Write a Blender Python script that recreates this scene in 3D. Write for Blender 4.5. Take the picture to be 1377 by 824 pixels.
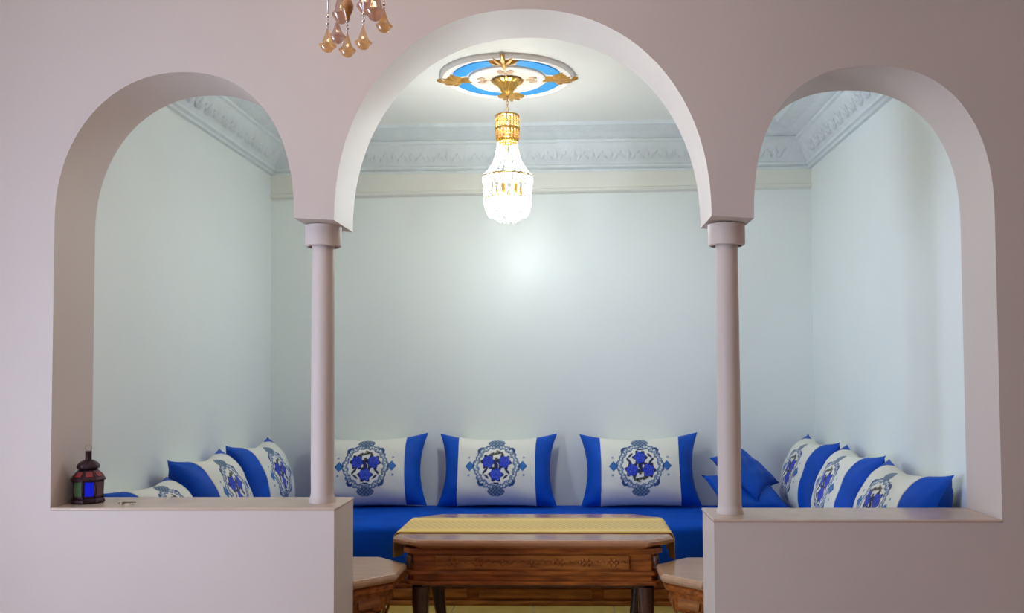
import bpy, bmesh, math, random
from math import sin, cos, pi, radians, sqrt
from mathutils import Vector, Matrix
random.seed(7)
sc = bpy.context.scene
for o in list(bpy.data.objects): bpy.data.objects.remove(o)
COL = sc.collection

# ------------------------------------------------------------------ camera
F_PX = 1216.0
cd = bpy.data.cameras.new('camera'); cam = bpy.data.objects.new('camera', cd); COL.objects.link(cam)
cd.sensor_fit = 'HORIZONTAL'; cd.sensor_width = 36.0; cd.lens = 36.0 * F_PX / 1377.0
cd.shift_x = -0.02815; cd.shift_y = 0.03232; cd.clip_start = 0.05
cam.matrix_world = Matrix.Translation((0, 0, 1.2)) @ Matrix.Rotation(radians(2.0), 4, 'Z') @ Matrix.Rotation(pi/2 + radians(2.2), 4, 'X') @ Matrix.Rotation(radians(-0.3), 4, 'Z')
sc.camera = cam

# ------------------------------------------------------------------ world, daylight, exposure
w = bpy.data.worlds.new('daylight'); sc.world = w; w.use_nodes = True
bg = w.node_tree.nodes['Background']; bg.inputs[0].default_value = (0.62, 0.76, 0.99, 1); bg.inputs[1].default_value = 17.8
sc.view_settings.view_transform = 'Standard'; sc.view_settings.look = 'None'
sc.view_settings.gamma = 1.0; sc.view_settings.use_curve_mapping = False
sc.view_settings.exposure = 0.0
sc.cycles.use_denoising = True
sc.cycles.max_bounces = 10; sc.cycles.diffuse_bounces = 6; sc.cycles.transparent_max_bounces = 24
sc.cycles.caustics_reflective = False; sc.cycles.caustics_refractive = False
sc.cycles.sample_clamp_indirect = 6.0

WIN = (-2.9, 0.3, 1.75, 0.10, 2.0)     # front-room window in the left wall: x, y0, y1, z0, z1
pl = bpy.data.lights.new('window_portal', 'AREA'); pl.shape = 'RECTANGLE'; pl.size = WIN[4]-WIN[3]; pl.size_y = WIN[2]-WIN[1]
pl.cycles.is_portal = True
po = bpy.data.objects.new('window_portal', pl); COL.objects.link(po)
po.location = (WIN[0]-0.22, (WIN[1]+WIN[2])/2, (WIN[3]+WIN[4])/2); po.rotation_euler = (0, -pi/2, 0)

# ------------------------------------------------------------------ helpers
def hexc(r, g, b):
    f = lambda c: (c/255/12.92) if c/255 <= 0.04045 else ((c/255+0.055)/1.055)**2.4
    return (f(r), f(g), f(b))

def mat(name, col, rough=0.6, metal=0.0, var=0.0, vscale=4.0, bump=0.0, bscale=60.0, spec=0.5, coat=0.0, emit=None, estr=0.0, sheen=0.0, stretch=None, col2=None):
    m = bpy.data.materials.new(name); m.use_nodes = True
    nt = m.node_tree; b = nt.nodes['Principled BSDF']
    b.inputs['Base Color'].default_value = (*col, 1); b.inputs['Roughness'].default_value = rough
    b.inputs['Metallic'].default_value = metal; b.inputs['Specular IOR Level'].default_value = spec
    b.inputs['Coat Weight'].default_value = coat; b.inputs['Coat Roughness'].default_value = 0.15
    b.inputs['Sheen Weight'].default_value = sheen
    if emit: b.inputs['Emission Color'].default_value = (*emit, 1); b.inputs['Emission Strength'].default_value = estr
    tc = nt.nodes.new('ShaderNodeTexCoord'); mp = nt.nodes.new('ShaderNodeMapping'); nt.links.new(tc.outputs['Object'], mp.inputs[0])
    if stretch: mp.inputs['Scale'].default_value = stretch
    if var > 0 or col2:
        n = nt.nodes.new('ShaderNodeTexNoise'); n.inputs['Scale'].default_value = vscale; n.inputs['Detail'].default_value = 6
        nt.links.new(mp.outputs[0], n.inputs['Vector'])
        r = nt.nodes.new('ShaderNodeValToRGB'); nt.links.new(n.outputs['Fac'], r.inputs[0])
        c2 = col2 or tuple(max(0, c*(1-var)) for c in col)
        r.color_ramp.elements[0].position = 0.35; r.color_ramp.elements[1].position = 0.65
        r.color_ramp.elements[0].color = (*c2, 1); r.color_ramp.elements[1].color = (*col, 1)
        nt.links.new(r.outputs[0], b.inputs['Base Color'])
    if bump > 0:
        n2 = nt.nodes.new('ShaderNodeTexNoise'); n2.inputs['Scale'].default_value = bscale; n2.inputs['Detail'].default_value = 4
        nt.links.new(mp.outputs[0], n2.inputs['Vector'])
        bp = nt.nodes.new('ShaderNodeBump'); bp.inputs['Strength'].default_value = bump; bp.inputs['Distance'].default_value = 0.01
        nt.links.new(n2.outputs['Fac'], bp.inputs['Height']); nt.links.new(bp.outputs[0], b.inputs['Normal'])
    return m

M = {}
M['warm_wall'] = mat('warm_wall', (0.50, 0.34, 0.23), 0.6)
M['pink_plaster'] = mat('pink_plaster', (0.66, 0.56, 0.505), 0.5, var=0.03, vscale=2.5, bump=0.05, bscale=25, spec=0.3)
M['room_paint'] = mat('room_paint', (0.85, 0.90, 0.87), 0.36, var=0.02, vscale=1.5, bump=0.04, bscale=9, spec=0.5)
M['cream_paint'] = mat('cream_paint', (0.80, 0.80, 0.72), 0.45, var=0.02)
M['ceiling_paint'] = mat('ceiling_paint', (0.86, 0.85, 0.79), 0.6, var=0.02)
M['cornice_plaster'] = mat('cornice_plaster', (0.76, 0.81, 0.81), 0.6, var=0.06, vscale=14, bump=0.35, bscale=55)
M['sill_stone'] = mat('sill_stone', (0.64, 0.47, 0.37), 0.25, var=0.10, vscale=9)
M['floor_tile'] = mat('floor_tile', hexc(214, 186, 104), 0.25, var=0.12, vscale=8)
M['grout'] = mat('grout', (0.45, 0.40, 0.30), 0.8)
M['front_floor'] = mat('front_floor', (0.52, 0.33, 0.21), 0.35, var=0.1)
M['blue_velvet'] = mat('blue_velvet', (0.001, 0.080, 0.56), 0.75, sheen=0.0, var=0.25, vscale=5, bump=0.10, bscale=160, spec=0.12)
M['blue_satin'] = mat('blue_satin', (0.002, 0.085, 0.55), 0.5, sheen=0.0, var=0.2, vscale=9, bump=0.12, bscale=45, spec=0.2)
M['grey_blue_satin'] = M['blue_satin']
M['wood'] = mat('wood', (0.42, 0.12, 0.018), 0.36, col2=(0.17, 0.042, 0.008), vscale=7, stretch=(1.2, 9, 9), coat=0.08, spec=0.3, bump=0.05, bscale=30)
M['wood_gold'] = mat('wood_gold', (0.42, 0.15, 0.03), 0.36, col2=(0.22, 0.066, 0.012), vscale=7, stretch=(1.2, 9, 9), coat=0.08, spec=0.3)
M['wood_top'] = mat('wood_top', (0.46, 0.21, 0.10), 0.22, col2=(0.38, 0.17, 0.08), vscale=6, stretch=(1.0, 8, 8), coat=0.6)
M['stool_top'] = mat('stool_top', (0.52, 0.32, 0.19), 0.28, col2=(0.45, 0.25, 0.14), vscale=6, stretch=(1.0, 6, 6), coat=0.2)
M['wood_dark'] = mat('wood_dark', (0.10, 0.035, 0.018), 0.35, col2=(0.045, 0.016, 0.010), vscale=9, stretch=(9, 9, 1.5), coat=0.2)
M['gold'] = mat('gold', (0.72, 0.42, 0.10), 0.30, metal=0.85, var=0.2, vscale=40)
M['gold_paint'] = mat('gold_paint', (0.62, 0.33, 0.07), 0.42, metal=0.25, var=0.35, vscale=30)
M['rose_paint'] = mat('rose_paint', (0.80, 0.60, 0.42), 0.5, var=0.2, vscale=40)
M['sky_blue'] = mat('sky_blue', (0.015, 0.33, 0.83), 0.5, var=0.12, vscale=30)
M['rose_plaster'] = mat('rose_plaster', (0.84, 0.80, 0.74), 0.55)
M['bronze'] = mat('bronze', (0.07, 0.035, 0.045), 0.32, metal=0.8, var=0.4, vscale=25)
M['pane_blue'] = mat('pane_blue', (0.005, 0.02, 0.95), 0.15, spec=0.6)
M['pane_green'] = mat('pane_green', (0.05, 0.10, 0.04), 0.15, spec=0.6)
M['pane_red'] = mat('pane_red', (0.25, 0.025, 0.03), 0.2, spec=0.6)
M['pane_amber'] = mat('pane_amber', (0.14, 0.06, 0.05), 0.2, spec=0.6)
M['steel'] = mat('steel', (0.30, 0.22, 0.15), 0.35, metal=0.9)
M['chrome'] = mat('chrome', (0.65, 0.60, 0.58), 0.2, metal=1.0)
M['amber_solid'] = mat('amber_glass', (0.78, 0.55, 0.33), 0.10, var=0.25, vscale=30, spec=0.8, coat=0.6)
M['smoke_solid'] = mat('smoke_glass', (0.55, 0.38, 0.31), 0.10, var=0.25, vscale=30, spec=0.8, coat=0.6)
M['honey_glass'] = mat('honey_glass', (0.45, 0.17, 0.03), 0.08, spec=0.8, coat=0.8)
M['white_frame'] = mat('white_frame', (0.8, 0.8, 0.78), 0.4)
M['neck_fill_bulb'] = mat('neck_fill_bulb', (1, 1, 1), 0.4, emit=(1.0, 0.82, 0.55), estr=120.0)
M['candle_bulb'] = mat('candle_bulb', (1, 1, 1), 0.4, emit=(1.0, 0.72, 0.42), estr=3.0)
M['bulb'] = mat('bulb', (1, 1, 1), 0.4, emit=(0.90, 0.97, 1.0), estr=60.0)

def glass_mix(name, tint, t_transp, rough=0.1):
    m = bpy.data.materials.new(name); m.use_nodes = True; nt = m.node_tree
    for n in list(nt.nodes): nt.nodes.remove(n)
    out = nt.nodes.new('ShaderNodeOutputMaterial'); tr = nt.nodes.new('ShaderNodeBsdfTransparent'); tr.inputs[0].default_value = (*tint, 1)
    tl = nt.nodes.new('ShaderNodeBsdfTranslucent'); tl.inputs[0].default_value = (*tint, 1)
    gl = nt.nodes.new('ShaderNodeBsdfGlossy'); gl.inputs['Roughness'].default_value = rough
    m1 = nt.nodes.new('ShaderNodeMixShader'); m1.inputs[0].default_value = 0.25; nt.links.new(tl.outputs[0], m1.inputs[1]); nt.links.new(gl.outputs[0], m1.inputs[2])
    m2 = nt.nodes.new('ShaderNodeMixShader'); m2.inputs[0].default_value = t_transp; nt.links.new(m1.outputs[0], m2.inputs[1]); nt.links.new(tr.outputs[0], m2.inputs[2])
    nt.links.new(m2.outputs[0], out.inputs[0]); return m
M['crystal'] = glass_mix('crystal', (1.0, 0.97, 0.92), 0.42)
M['crystal_gold'] = glass_mix('crystal_gold', (0.95, 0.72, 0.42), 0.25)
M['amber_glass'] = glass_mix('amber_glass', (0.88, 0.66, 0.42), 0.30, 0.08); M['smoke_glass'] = glass_mix('smoke_glass', (0.74, 0.56, 0.48), 0.30, 0.08)
M['window_glass'] = glass_mix('window_glass', (0.97, 0.98, 1.0), 0.93, 0.03)

def runner_mat():
    m = mat('runner_cloth', hexc(222, 190, 112), 0.55, sheen=0.2); nt = m.node_tree; b = nt.nodes['Principled BSDF']
    tc = nt.nodes.new('ShaderNodeTexCoord'); sp = nt.nodes.new('ShaderNodeSeparateXYZ'); nt.links.new(tc.outputs['Object'], sp.inputs[0])
    def mth(op, a, bb=None):
        n = nt.nodes.new('ShaderNodeMath'); n.operation = op
        for i, v in enumerate((a, bb)):
            if v is None: continue
            if isinstance(v, (int, float)): n.inputs[i].default_value = v
            else: nt.links.new(v, n.inputs[i])
        return n.outputs[0]
    X, Y = sp.outputs[0], sp.outputs[1]
    # lattice of slanted bars inside the middle band, plain edges
    d1 = mth('ABSOLUTE', mth('SINE', mth('MULTIPLY', mth('ADD', X, mth('MULTIPLY', Y, 0.5)), 110.0)))
    d2 = mth('ABSOLUTE', mth('SINE', mth('MULTIPLY', mth('SUBTRACT', X, mth('MULTIPLY', Y, 0.5)), 110.0)))
    lat = mth('LESS_THAN', mth('MULTIPLY', d1, d2), 0.22)
    band = mth('LESS_THAN', mth('ABSOLUTE', Y), 0.095)
    fac = mth('MULTIPLY', lat, mth('MULTIPLY', band, 0.55))
    mx = nt.nodes.new('ShaderNodeMix'); mx.data_type = 'RGBA'; nt.links.new(fac, mx.inputs[0])
    mx.inputs[6].default_value = (*hexc(234, 192, 88), 1); mx.inputs[7].default_value = (*hexc(150, 128, 92), 1)
    stripe = mth('LESS_THAN', mth('ABSOLUTE', mth('SUBTRACT', mth('ABSOLUTE', Y), 0.15)), 0.012)
    mx2 = nt.nodes.new('ShaderNodeMix'); mx2.data_type = 'RGBA'; nt.links.new(mth('MULTIPLY', stripe, 0.7), mx2.inputs[0])
    nt.links.new(mx.outputs[2], mx2.inputs[6]); mx2.inputs[7].default_value = (*hexc(240, 214, 140), 1)
    nt.links.new(mx2.outputs[2], b.inputs['Base Color']); return m
M['runner'] = runner_mat()

def print_mat():
    m = mat('printed_cream_fabric', (0.8, 0.8, 0.74), 0.6, sheen=0.1, bump=0.08, bscale=120, spec=0.3); nt = m.node_tree
    a = nt.nodes.new('ShaderNodeVertexColor'); a.layer_name = 'print'
    nt.links.new(a.outputs['Color'], nt.nodes['Principled BSDF'].inputs['Base Color']); return m
M['printed'] = print_mat()

def obj(name, bm, m, parent=None, loc=None, rot=None, smooth=False, bevel=0.0, seg=2, angle=None):
    me = bpy.data.meshes.new(name)
    bmesh.ops.recalc_face_normals(bm, faces=bm.faces[:])
    bm.to_mesh(me); bm.free()
    if isinstance(m, str): m = M[m]
    me.materials.append(m)
    o = bpy.data.objects.new(name, me); COL.objects.link(o)
    if smooth:
        for p in me.polygons: p.use_smooth = True
        if angle is not None: me.set_sharp_from_angle(angle=radians(angle))
    if bevel > 0:
        b = o.modifiers.new('bevel', 'BEVEL'); b.width = bevel; b.segments = seg; b.limit_method = 'ANGLE'; b.angle_limit = radians(35)
    if parent: o.parent = parent
    if loc: o.location = loc
    if rot: o.rotation_euler = rot
    return o

def tag(o, label=None, cat=None, group=None, kind=None):
    if label: o['label'] = label
    if cat: o['category'] = cat
    if group: o['group'] = group
    if kind: o['kind'] = kind
    return o

def thing(name, label, cat, loc=(0, 0, 0), rot=(0, 0, 0), group=None):
    o = bpy.data.objects.new(name, None); COL.objects.link(o); o.empty_display_size = 0.05
    o.location = loc; o.rotation_euler = rot
    return tag(o, label, cat, group)

def copy_tree(o, parent=None):
    c = o.copy(); COL.objects.link(c); c.parent = parent
    for ch in [x for x in o.children]: copy_tree(ch, c)
    return c

def box(bm, x0, x1, y0, y1, z0, z1):
    v = [bm.verts.new((x, y, z)) for z in (z0, z1) for y in (y0, y1) for x in (x0, x1)]
    for f in ((0,2,3,1),(4,5,7,6),(0,1,5,4),(2,6,7,3),(0,4,6,2),(1,3,7,5)): bm.faces.new([v[i] for i in f])
    return bm
def B(*a):
    return box(bmesh.new(), *a)

def lathe(bm, prof, n=24, c=(0, 0), rfun=None, ring=False):
    rings = []
    for r, z in prof:
        ring = []
        for i in range(n):
            a = 2*pi*i/n; rr = r*(rfun(a, z) if rfun else 1)
            ring.append(bm.verts.new((c[0]+rr*cos(a), c[1]+rr*sin(a), z)))
        rings.append(ring)
    for a, b in zip(rings, rings[1:]):
        for i in range(n): bm.faces.new((a[i], a[(i+1) % n], b[(i+1) % n], b[i]))
    if ring:
        a, b = rings[-1], rings[0]
        for i in range(n): bm.faces.new((a[i], a[(i+1) % n], b[(i+1) % n], b[i]))
        return bm
    bm.faces.new(rings[0][::-1]); bm.faces.new(rings[-1])
    return bm

def prism(bm, pts, z0, z1):
    a = [bm.verts.new((x, y, z0)) for x, y in pts]; b = [bm.verts.new((x, y, z1)) for x, y in pts]; n = len(pts)
    bm.faces.new(a[::-1]); bm.faces.new(b)
    for i in range(n): bm.faces.new((a[i], a[(i+1) % n], b[(i+1) % n], b[i]))
    return bm

def loft(bm, loops):
    rings = [[bm.verts.new(p) for p in L] for L in loops]; n = len(rings[0])
    for a, b in zip(rings, rings[1:]):
        for i in range(n): bm.faces.new((a[i], a[(i+1) % n], b[(i+1) % n], b[i]))
    bm.faces.new(rings[0][::-1]); bm.faces.new(rings[-1])
    return bm

def tube(bm, path, rad, n=8, closed=False):
    path = [Vector(p) for p in path]; N = len(path); rings = []
    for i, p in enumerate(path):
        if closed: t = path[(i+1) % N]-path[i-1]
        else: t = path[min(i+1, N-1)]-path[max(i-1, 0)]
        t.normalize(); ref = Vector((0, 0, 1)) if abs(t.z) < 0.9 else Vector((1, 0, 0))
        u = t.cross(ref).normalized(); v = t.cross(u); r = rad[i] if isinstance(rad, (list, tuple)) else rad
        rings.append([bm.verts.new(p+u*r*cos(2*pi*k/n)+v*r*sin(2*pi*k/n)) for k in range(n)])
    prs = list(zip(rings, rings[1:])) + ([(rings[-1], rings[0])] if closed else [])
    for a, b in prs:
        for k in range(n): bm.faces.new((a[k], a[(k+1) % n], b[(k+1) % n], b[k]))
    if not closed: bm.faces.new(rings[0][::-1]); bm.faces.new(rings[-1])
    return bm

def ball(bm, c, r, seg=8, rings=5, sz=1.0):
    bmesh.ops.create_uvsphere(bm, u_segments=seg, v_segments=rings, radius=r, matrix=Matrix.Translation(c) @ Matrix.Diagonal((1, 1, sz, 1)))
    return bm

def struct(name, bm, m, **k):
    return tag(obj(name, bm, m, **k), kind='structure')

# ------------------------------------------------------------------ structure
YF, YR, YB = 3.10, 3.37, 5.50            # arcade front and rear faces, back wall
XL, XR = -1.855, 1.450                   # alcove side walls
ZC, ZC2 = 2.675, 2.95                    # alcove ceiling, front-room ceiling
FX0, FX1, FY0 = -2.9, 2.75, -2.6         # front room

def arch(xa, za, aL, aR, nL, nR, zs, k=22):
    pts = []
    for i in range(k+1):
        t = pi/2*i/k
        pts.append((xa-aL*cos(t)**(2/nL), zs+(za-zs)*sin(t)**(2/nL)))
    for i in range(1, k+1):
        t = pi/2*(1-i/k)
        pts.append((xa+aR*cos(t)**(2/nR), zs+(za-zs)*sin(t)**(2/nR)))
    return pts
SL, SR = 0.746, 0.706
archL = arch(-1.372, 2.27, 0.445, 0.405, 2.1, 2.28, 1.748)
archC = arch(-0.170, 2.472, 0.656, 0.650, 2.15, 2.15, 1.740)
archR = arch(1.026, 2.25, 0.402, 0.408, 2.42, 2.35, 1.730)
xs_ = [(-1.817, SL-0.010)] + archL + archC + archR + [(1.434, SR-0.010)]
out = [(FX0, 0), (FX0, ZC2), (FX1, ZC2), (FX1, 0), (0.475, 0), (0.475, SR-0.010)] + xs_[::-1] + [(-0.822, SL-0.010), (-0.822, 0)]
bm = bmesh.new()
def wq(pts, y):
    vs = []
    for x, z in pts:
        if not vs or (vs[-1].co.x, vs[-1].co.z) != (x, z): vs.append(bm.verts.new((x, y, z)))
    bm.faces.new(vs if y < 3.2 else vs[::-1])
for y in (YF, YR):
    prev = None
    for (xa, za), (xb, zb) in zip(xs_, xs_[1:]):
        if xb-xa > 1e-6: wq([(xa, za), (xb, zb), (xb, ZC2), (xa, ZC2)], y)
    wq([(FX0, 0), (-1.817, 0), (-1.817, SL-0.010), (-1.817, archL[0][1]), (-1.817, ZC2), (FX0, ZC2)], y)
    wq([(1.434, 0), (FX1, 0), (FX1, ZC2), (1.434, ZC2), (1.434, archR[-1][1]), (1.434, SR-0.010)], y)
    wq([(-1.817, 0), (-0.822, 0), (-0.822, SL-0.010), (-1.817, SL-0.010)], y)
    wq([(0.475, 0), (1.434, 0), (1.434, SR-0.010), (0.475, SR-0.010)], y)
ring = [(p, q) for p, q in zip(out, out[1:]+out[:1]) if (Vector(p)-Vector(q)).length > 1e-6]
for (xa, za), (xb, zb) in ring:
    bm.faces.new([bm.verts.new(c) for c in ((xa, YF, za), (xb, YF, zb), (xb, YR, zb), (xa, YR, za))])
bmesh.ops.remove_doubles(bm, verts=bm.verts[:], dist=1e-5)
arc = struct('wall_arcade', bm, 'pink_plaster', smooth=True, angle=28)

struct('trim_1', B(-1.817, -0.818, YF-0.003, YR+0.003, SL-0.010, SL), 'sill_stone', bevel=0.004)
struct('trim_2', B(0.471, 1.434, YF-0.004, YR+0.004, SR-0.010, SR), 'sill_stone', bevel=0.004)

struct('wall_back', B(XL-0.15, XR+0.15, YB, YB+0.15, 0, ZC), 'room_paint')
struct('wall_left', B(XL-0.15, XL, YR, YB, 0, ZC), 'room_paint')
struct('wall_right', B(XR, XR+0.15, YR, YB, 0, ZC), 'room_paint')
struct('ceiling', B(XL-0.15, XR+0.15, YR, YB+0.15, ZC, ZC+0.12), 'ceiling_paint')

# alcove floor: bed of grout and square tiles
fl = struct('floor', B(XL-0.15, XR+0.15, YF, YB+0.15, -0.10, -0.006), 'grout')
tm = None
for i in range(8):
    for j in range(6):
        x0 = XL + i*0.412; y0 = YR + j*0.355 - 0.0
        if tm is None:
            t = obj('tile', B(0.002, 0.408, 0.002, 0.351, -0.006, 0.0), 'floor_tile', fl, loc=(x0, y0, 0), bevel=0.0015, seg=1); tm = t.data
        else:
            t = bpy.data.objects.new('tile', tm); COL.objects.link(t); t.parent = fl; t.location = (x0, y0, 0)

# front room around the camera (its window gives the daylight on the arcade)
struct('floor_front', B(FX0-0.15, FX1+0.15, FY0-0.15, YF, -0.10, 0.0), 'front_floor')
struct('ceiling_front', B(FX0-0.15, FX1+0.15, FY0-0.15, YR, ZC2, ZC2+0.12), 'ceiling_paint')
struct('wall_right_front', B(FX1, FX1+0.15, FY0, YF, 0, ZC2), 'warm_wall')
struct('wall_rear', B(FX0-0.15, FX1+0.15, FY0-0.15, FY0, 0, ZC2), 'warm_wall')
bm = bmesh.new()
box(bm, FX0-0.2, FX0, FY0, WIN[1], 0, ZC2); box(bm, FX0-0.2, FX0, WIN[2], YR, 0, ZC2)
box(bm, FX0-0.2, FX0, WIN[1], WIN[2], 0, WIN[3]); box(bm, FX0-0.2, FX0, WIN[1], WIN[2], WIN[4], ZC2)
struct('wall_left_front', bm, 'pink_plaster')
bm = bmesh.new()
for a in ((WIN[1], WIN[1]+0.05), (WIN[2]-0.05, WIN[2]), ((WIN[1]+WIN[2])/2-0.03, (WIN[1]+WIN[2])/2+0.03)):
    box(bm, FX0-0.12, FX0-0.06, a[0], a[1], WIN[3], WIN[4])
box(bm, FX0-0.12, FX0-0.06, WIN[1], WIN[2], WIN[3], WIN[3]+0.05); box(bm, FX0-0.12, FX0-0.06, WIN[1], WIN[2], WIN[4]-0.05, WIN[4])
wn = struct('window_1', bm, 'white_frame')
ym = (WIN[1]+WIN[2])/2
for a, b in ((WIN[1]+0.05, ym-0.03), (ym+0.03, WIN[2]-0.05)):
    obj('pane', B(FX0-0.093, FX0-0.087, a, b, WIN[3]+0.05, WIN[4]-0.05), 'window_glass', wn)

# cornice round the alcove ceiling: profile (distance from wall, height)
prof = [(0.0, 2.435), (0.022, 2.435), (0.026, 2.447), (0.014, 2.455), (0.030, 2.462), (0.034, 2.474), (0.022, 2.480), (0.060, 2.530), (0.098, 2.590), (0.112, 2.596), (0.114, 2.610), (0.104, 2.614), (0.16, 2.640), (0.235, 2.658), (0.25, 2.658), (0.27, ZC), (0.0, ZC)]
def cornice(name, P0, P1, N):
    """run from P0 to P1 (2D wall corners), N = inward normal; mitred at both ends"""
    P0, P1, N = Vector(P0), Vector(P1), Vector(N); T = (P1-P0).normalized()
    bm = bmesh.new(); ra = []; rb = []
    for d, z in prof:
        a = P0+N*d+T*d; b = P1+N*d-T*d
        ra.append(bm.verts.new((a.x, a.y, z))); rb.append(bm.verts.new((b.x, b.y, z)))
    n = len(prof)
    for i in range(n): bm.faces.new((ra[i], ra[(i+1) % n], rb[(i+1) % n], rb[i]))
    bm.faces.new(ra); bm.faces.new(rb[::-1])
    o = struct(name, bm, 'cornice_plaster')
    # low-relief leaves pressed on the sloping face
    L = (P1-P0).length; k = int((L-0.3)/0.11); bm = bmesh.new()
    for i in range(k):
        s = 0.15+0.055+(L-0.3-0.11*k)/2+i*0.11
        for (s2, d2, z2, rs, rl) in ((0, 0.060, 2.525, 0.016, 0.040), (-0.03, 0.050, 2.512, 0.010, 0.026), (0.03, 0.050, 2.512, 0.010, 0.026), (0.055, 0.066, 2.536, 0.009, 0.018)):
            c = P0+T*(s+s2)+N*(d2+0.004)
            sl = Vector((N.x*0.56, N.y*0.56, 0.83)); nn = Vector((N.x*0.83, N.y*0.83, -0.56)); tt = Vector((T.x, T.y, 0))
            if s2: sl = (sl + tt*(0.5 if s2 > 0 else -0.5)).normalized(); 
            q = [Vector((c.x, c.y, z2))+tt*a+sl*b for a, b in ((0, -rl), (rs, 0), (0, rl), (-rs, 0))]
            top = bm.verts.new(Vector((c.x, c.y, z2))+nn*0.010); vs = [bm.verts.new(p-nn*0.004) for p in q]
            for a in range(4): bm.faces.new((vs[a], vs[(a+1) % 4], top))
    obj('leaf_relief', bm, 'cornice_plaster', o, smooth=True)['kind'] = 'stuff'
cornice('trim_3', (XL, YB), (XR, YB), (0, -1))
cornice('trim_4', (XL, YR-0.2), (XL, YB), (1, 0))
cornice('trim_5', (XR, YB), (XR, YR-0.2), (-1, 0))

# cream frieze on the back wall with a ledge, hung a little out of level
def zfr(x): return 2.291 + (x-XL)/(XR-XL)*0.028
bm = bmesh.new()
ends = []
for x in (XL, XR):
    z = zfr(x)
    ends.append([bm.verts.new((x, y, zz)) for y, zz in ((YB, 2.44), (YB-0.016, 2.44), (YB-0.016, z+0.030), (YB-0.034, z+0.022), (YB-0.034, z+0.006), (YB-0.020, z), (YB, z-0.004))])
n = 7
for i in range(n): bm.faces.new((ends[0][i], ends[0][(i+1) % n], ends[1][(i+1) % n], ends[1][i]))
bm.faces.new(ends[0]); bm.faces.new(ends[1][::-1])
struct('trim_6', bm, 'cream_paint')

# ------------------------------------------------------------------ columns
def column(x, zs, zt, label):
    t = thing('column', label, 'column', (x, 3.235, zs), group='arcade columns')
    h = zt-zs
    obj('shaft', lathe(bmesh.new(), [(0.0405, 0.02), (0.0415, h*0.3), (0.0405, h*0.7), (0.039, h-0.05)], 32), 'pink_plaster', t, smooth=True, angle=40)
    obj('capital', lathe(bmesh.new(), [(0.056, h-0.078), (0.064, h-0.074), (0.0655, h-0.066), (0.0655, h-0.001)], 32), 'pink_plaster', t, smooth=True, angle=50)
    obj('base', lathe(bmesh.new(), [(0.047, 0.0), (0.047, 0.008), (0.0425, 0.022), (0.041, 0.03)], 32), 'pink_plaster', t, smooth=True, angle=40)
column(-0.9005, SL, 1.742, 'pink plastered column on the sill beside the metal lantern')
column(0.5520, SR, 1.731, 'pink plastered column in front of the plain blue cushions')

# ------------------------------------------------------------------ banquettes
def rounded_slab(bm, x0, x1, y0, y1, z0, z1, r=0.05, crown=0.012, nx=24, ny=12):
    """upholstered slab: rounded vertical section, crowned top"""
    loops = []
    prof = [(0.0, 0.0), (0.0, 0.25), (0.35, 0.75), (0.75, 1.0)]
    def ring(ins, z):
        c = r; pts = []
        xa, xb, ya, yb = x0+ins, x1-ins, y0+ins, y1-ins
        for cx, cy, a0 in ((xb-c, yb-c, 0), (xa+c, yb-c, pi/2), (xa+c, ya+c, pi), (xb-c, ya+c, 1.5*pi)):
            for k in range(5): pts.append((cx+c*cos(a0+pi/2*k/4), cy+c*sin(a0+pi/2*k/4), z))
        return pts
    h = z1-z0; e = min(0.035, h/3); loops.append(ring(e*0.5, z0))
    for k in range(1, 5): loops.append(ring(e*(1-sin(pi/2*k/4))*0.5, z0+e*(1-cos(pi/2*k/4))))
    for k in range(0, 6): loops.append(ring(e*(1-cos(pi/2*k/5)), z1-e+e*sin(pi/2*k/5)))
    loops.append(ring(0.15, z1+crown))
    return loft(bm, loops)
def bench(label, x0, x1, y0, y1, front):
    t = thing('banquette', label, 'sofa', ((x0+x1)/2, (y0+y1)/2, 0), group='banquettes around the alcove')
    cx, cy = (x0+x1)/2, (y0+y1)/2; a, b, c, d = x0-cx, x1-cx, y0-cy, y1-cy
    obj('mattress', rounded_slab(bmesh.new(), a, b, c, d, 0.205, 0.415), 'blue_velvet', t, smooth=True, angle=60)
    bs = obj('base', B(a+0.02, b-0.02, c+0.035, d-0.02, 0.0, 0.2), 'wood', t, bevel=0.004)
    if front == 'y':
        for z0, z1, p in ((0.0, 0.022, 0.018), (0.095, 0.108, 0.012), (0.180, 0.203, 0.022)):
            obj('moulding', B(a+0.02, b-0.02, c+0.035-p, c+0.04, z0, z1), 'wood_gold' if p > 0.015 else 'wood', bs, bevel=0.005)
        n = 5; wd = (b-a-0.04)/n
        for i in range(n): obj('panel', B(a+0.02+i*wd+0.03, a+0.02+(i+1)*wd-0.03, c+0.026, c+0.04, 0.035, 0.085), 'wood_gold', bs, bevel=0.006)
    else:
        s = b-0.035 if front == '+x' else a+0.035
        for z0, z1, p in ((0.0, 0.022, 0.018), (0.180, 0.203, 0.022)):
            obj('moulding', B(min(s, s+(p if front == '+x' else -p)), max(s, s+(p if front == '+x' else -p)), c+0.035, d-0.02, z0, z1), 'wood', bs, bevel=0.005)
bench('long royal blue velvet banquette along the back wall behind the table', XL+0.012, XR-0.012, 4.72, YB-0.012, 'y')
bench('royal blue banquette against the left alcove wall behind the lantern sill', XL+0.012, -1.175, YR+0.02, 4.70, '+x')
bench('royal blue banquette against the right alcove wall behind the right half wall', 0.81, XR-0.012, YR+0.02, 4.70, '-x')

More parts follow.
